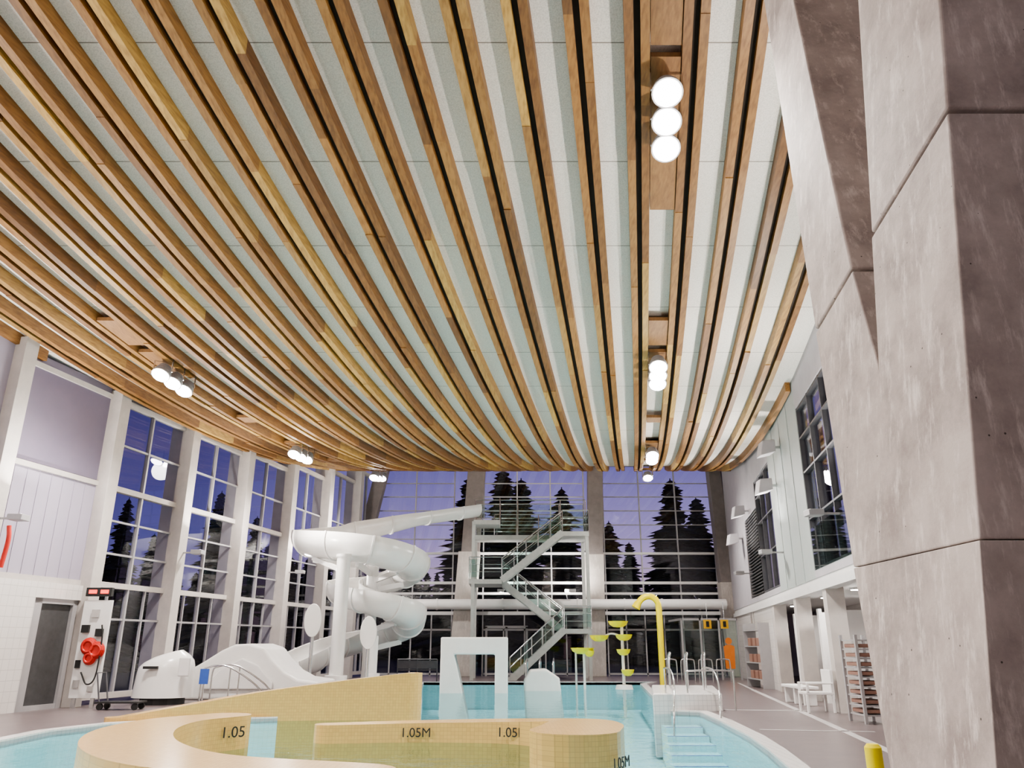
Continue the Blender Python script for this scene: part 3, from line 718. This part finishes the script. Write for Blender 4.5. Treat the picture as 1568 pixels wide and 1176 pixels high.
g=grp('pool_entry_island'); mb=MB(); mb.prism([(3.55,20.9),(5.35,21.1),(6.1,25.0),(4.3,25.4)],'z',-1.05,.42); mb.obj('block',M['lip'],g,bevel=.04)
mb=MB()
for i,(x,y) in enumerate(((3.75,20.0),(4.85,20.3))):
    mb.tube([(x-.2,y-1.6,-.3),(x-.15,y-1.5,.2),(x,y-.9,.75),(x+.15,y+.2,1.0),(x+.3,y+1.8,1.0),(x+.35,y+2.1,.9),(x+.37,y+2.15,.42)],.022)
for x in(4.5,5.0,5.5): mb.tube([(x,23.4,.42),(x,23.4,1.15),(x+.1,23.7,1.35),(x+.2,24.4,1.35),(x+.2,24.6,1.15),(x+.2,24.6,.42)],.022)
mb.tube([(5.7,21.2,0),(5.7,21.2,.85),(5.6,21.2,.95),(4.6,21.2,.95),(4.5,21.2,.85),(4.5,21.2,.42)],.022)
mb.obj('handrails',M['steel'],g,True)
mb=MB()
for i in range(5): mb.box(3.35+.08*i,4.55,17.6+.6*i,18.2+.6*i,-1.05,-.8+.13*i)
mb.obj('steps',M['pooltile'],g)
mb=MB()
for i in range(5): mb.box(3.35+.08*i,4.55,17.6+.6*i,17.67+.6*i,-.8+.13*i,-.794+.13*i)
mb.obj('step_nosings',M['blue'],g)
g=grp('pool_railing'); mb=MB()
for x in(.6,1.2,1.8): mb.tube([(x,35.9,-.2),(x,36.1,.7),(x+.05,36.5,.95),(x+.1,37.0,.9),(x+.1,37.1,0)],.03)
for x in(6.8,7.6,8.4,9.2): mb.tube([(x,36.8,0),(x,36.8,.8),(x+.1,36.8,.95),(x+.5,36.8,.95),(x+.6,36.8,.8),(x+.6,36.8,0)],.03)
mb.obj('rails',M['steel'],g,True)
MB().prism([(.5,-1.05),(.45,.3),(.7,.68),(1.3,.72),(1.8,.4),(1.95,-1.05)],'y',31,32.2).obj('white_splash_mound',M['fiber'],bevel=.08)
g=grp('dark_deck_barrier'); mb=MB()
for x in(-5.2,-4.3,-3.4): mb.cyl((x,37.2,0),(x,37.2,.95),.03)
for z in(.95,.5): mb.tube([(-5.2,37.2,z),(-3.4,37.2,z)],.03,smooth=False)
mb.box(-5.2,-3.4,37.18,37.22,.55,.9); mb.obj('rails',M['framed'],g)

g=grp('steam_room_enclosure'); gl=MB(); fr=MB()
gl.box(8.2,10.9,39.0,39.03,.1,2.7); gl.box(8.2,8.23,39.0,42,.1,2.7)
for x in(8.2,9.1,10.0,10.9): fr.box(x-.04,x+.04,38.97,39.06,0,2.8)
fr.box(8.2,10.9,38.97,39.06,2.7,2.8); fr.box(8.16,8.24,39,42,2.7,2.8)
gl.obj('glass_panels',M['gglass'],g); fr.obj('frame',M['frame'],g)
mb=MB(); mb.cyl((10.4,38.95,1.75),(10.4,38.96,1.75),.16,n=20); mb.prism([(10.18,.5),(10.62,.5),(10.66,1.5),(10.5,1.58),(10.3,1.58),(10.14,1.5)],'y',38.94,38.96); mb.obj('orange_figure_decal',M['orange'],g)
for x in(9.2,10.0):
    g=grp('hanging_amber_sign'); MB().box(x-.18,x+.18,37.9,37.95,2.3,2.7).obj('panel',M['amber'],g)
    MB().cyl((x,37.92,2.7),(x,37.92,3.5),.015).obj('hanger',M['steel'],g)
    MB().box(x-.07,x+.07,37.88,37.9,2.37,2.63).obj('pictogram',M['black'],g)

g=grp('float_storage_rack'); mb=MB(); xx=7.5
for y in(17.7,18.5):
    for x in(xx,xx+.5): mb.box(x-.03,x+.03,y-.03,y+.03,0,1.8)
for i in range(9): mb.box(xx,xx+.5,17.7,18.5,.15+.19*i,.18+.19*i)
mb.obj('slotted_frame',M['frame'],g)
mb=MB()
for i in range(8): mb.box(xx+.04,xx+.46,17.75,18.45,.2+.19*i,.28+.19*i)
mb.obj('foam_boards',M['brown'],g,bevel=.02)
g=grp('poolside_chair'); mb=MB(); cx,cy=7.6,20.7
mb.box(cx-.35,cx+.35,cy-.3,cy+.3,.42,.48); mb.box(cx+.29,cx+.35,cy-.3,cy+.3,.48,1.0)
for sx in(-.32,.32):
    for sy in(-.27,.27): mb.box(cx+sx-.03,cx+sx+.03,cy+sy-.03,cy+sy+.03,0,.42)
for sy in(-.29,.29): mb.box(cx-.33,cx+.33,cy+sy-.03,cy+sy+.03,.66,.7); mb.box(cx-.33,cx-.27,cy+sy-.03,cy+sy+.03,.48,.66)
mb.obj('moulded_frame',M['white'],g,bevel=.012)
g=grp('poolside_bench'); mb=MB(); mb.box(7.95,8.4,22.6,24.4,.42,.5)
for y in(22.75,23.5,24.25): mb.box(8.0,8.35,y-.05,y+.05,0,.42)
mb.obj('seat',M['white'],g,bevel=.02)
g=grp('equipment_shelf'); mb=MB(); x=RX(32)-.6
for y in(31,33): mb.box(x,x+.5,y-.03,y+.03,0,2.4)
for z in(.3,.9,1.5,2.1): mb.box(x,x+.5,31,33,z,z+.04)
mb.obj('frame',M['frame'],g)
mb=MB()
for z in(.34,.94,1.54): 
    for y in(31.2,31.7,32.3): mb.box(x+.05,x+.4,y,y+.35,z,z+.3)
mb.obj('stored_kit',M['brown'],g,bevel=.02)
g=grp('yellow_bollard'); mb=MB(); mb.cyl((3.33,7.8,0),(3.33,7.8,.70),.075,n=20); mb.cyl((3.33,7.8,.70),(3.33,7.8,.73),.075,.05,n=20); mb.cyl((3.33,7.8,0),(3.33,7.8,.03),.13,n=20); mb.obj('post',M['yellow'],g,True)

# ---------------------------------------------------------------- outside
MB().box(-150,150,47,260,-.3,-.1).box(-150,-14,-30,47,-.3,-.1).obj('outside_ground',M['grass'])
def conifer(seed):
    r=random.Random(seed); mb=MB()
    mb.cyl((0,0,0),(0,0,.98),.014,.002,8)
    tiers=44
    for i in range(tiers):
        h=.08+.90*i/tiers; L=(.19*(1-h)**.8+.012)*r.uniform(.7,1.15)
        nb=11
        for j in range(nb):
            an=2*math.pi*(j+r.random())/nb; l=L*r.uniform(.55,1.25); w=l*.30+.006
            dx,dy=math.cos(an),math.sin(an); dr=l*r.uniform(.15,.5)
            a=(0,0,h+.012); t=(dx*l,dy*l,h-dr)
            m1=(dx*l*.55-dy*w,dy*l*.55+dx*w,h-dr*.45-.012); m2=(dx*l*.55+dy*w,dy*l*.55-dx*w,h-dr*.45-.012)
            b=(dx*l*.5,dy*l*.5,h-dr*.5-.03*(1-h)-.008)
            mb.add([a,m1,t,m2,b],[(0,1,2),(0,2,3),(0,1,4),(4,1,2),(0,4,3),(4,2,3)])
    return mb
variants=[]
for s in range(3):
    mb=conifer(s); me=bpy.data.meshes.new('conifer_mesh'); me.from_pydata(mb.v,[],mb.f); me.materials.append(M['tree']); variants.append(me)
def tree(x,y,h,w=1.0):
    o=bpy.data.objects.new('conifer_tree',random.choice(variants)); C.objects.link(o); o.location=(x,y,-.2); o.scale=(h*w,h*w,h); o.rotation_euler=(0,0,random.uniform(0,6))
for xr,y,h in((-.055,70,16.8),(-.012,74,18.4),(.012,66,15.8),(.065,76,17.0),(.125,80,14.2),(.15,84,12.5),(.208,68,16.2),(.24,74,15.6),(.19,86,13.5),(.27,90,12)):
    tree(xr*y,y,h,1.45)
for i in range(30): 
    y=random.uniform(85,110); xr=-.35+.37*i/29; tree(xr*y,y,y*random.uniform(.09,.135)+1,1.2)
for i in range(18):
    y=random.uniform(90,110); xr=-.02+.36*i/17; tree(xr*y,y,y*random.uniform(.06,.10)+1,1.2)
for i in range(40):
    y=random.uniform(60,95); xr=-1.0+.78*i/39; tree(xr*y,y,y*random.uniform(.10,.16),1.2)
for xr,y,h in((-.50,52,11.5),(-.38,60,13.5),(-.33,60,11.5),(-.44,66,12)): tree(xr*y,y,h,1.0)
w=bpy.data.worlds.new('dusk_sky'); scene.world=w; w.use_nodes=True; nt=w.node_tree;N=nt.nodes;L=nt.links
bg=N['Background']; tc=N.new('ShaderNodeTexCoord'); s=N.new('ShaderNodeSeparateXYZ'); L.new(tc.outputs['Generated'],s.inputs[0])
def ramp(cs):
    r=N.new('ShaderNodeValToRGB'); e=r.color_ramp.elements
    e[0].position=cs[0][0]; e[0].color=(*cs[0][1],1); e[1].position=cs[-1][0]; e[1].color=(*cs[-1][1],1)
    for p,c in cs[1:-1]:
        q=e.new(p); q.color=(*c,1)
    L.new(s.outputs['Z'],r.inputs['Fac']); return r
r1=ramp([(0,(.85,.53,.56)),(.06,(.68,.48,.66)),(.13,(.42,.34,.64)),(.22,(.20,.18,.46)),(.5,(.08,.08,.26))])
r2=ramp([(0,(.22,.17,.34)),(.12,(.12,.11,.32)),(.3,(.055,.055,.19)),(.6,(.03,.03,.13))])
mr=N.new('ShaderNodeMapRange'); mr.inputs['From Min'].default_value=-.38; mr.inputs['From Max'].default_value=-.05; L.new(s.outputs['X'],mr.inputs['Value'])
mx=N.new('ShaderNodeMix'); mx.data_type='RGBA'; L.new(mr.outputs[0],mx.inputs['Factor']); L.new(r2.outputs[0],cin(mx,'A')); L.new(r1.outputs[0],cin(mx,'B'))
L.new(cout(mx),bg.inputs['Color']); bg.inputs['Strength'].default_value=1.0

cd=bpy.data.cameras.new('camera'); cam=bpy.data.objects.new('camera',cd); C.objects.link(cam)
cam.location=(0,0,1.6); cam.rotation_euler=(math.radians(108.7),0,0); cd.sensor_width=36; cd.lens=27.04; cd.clip_end=500
scene.camera=cam
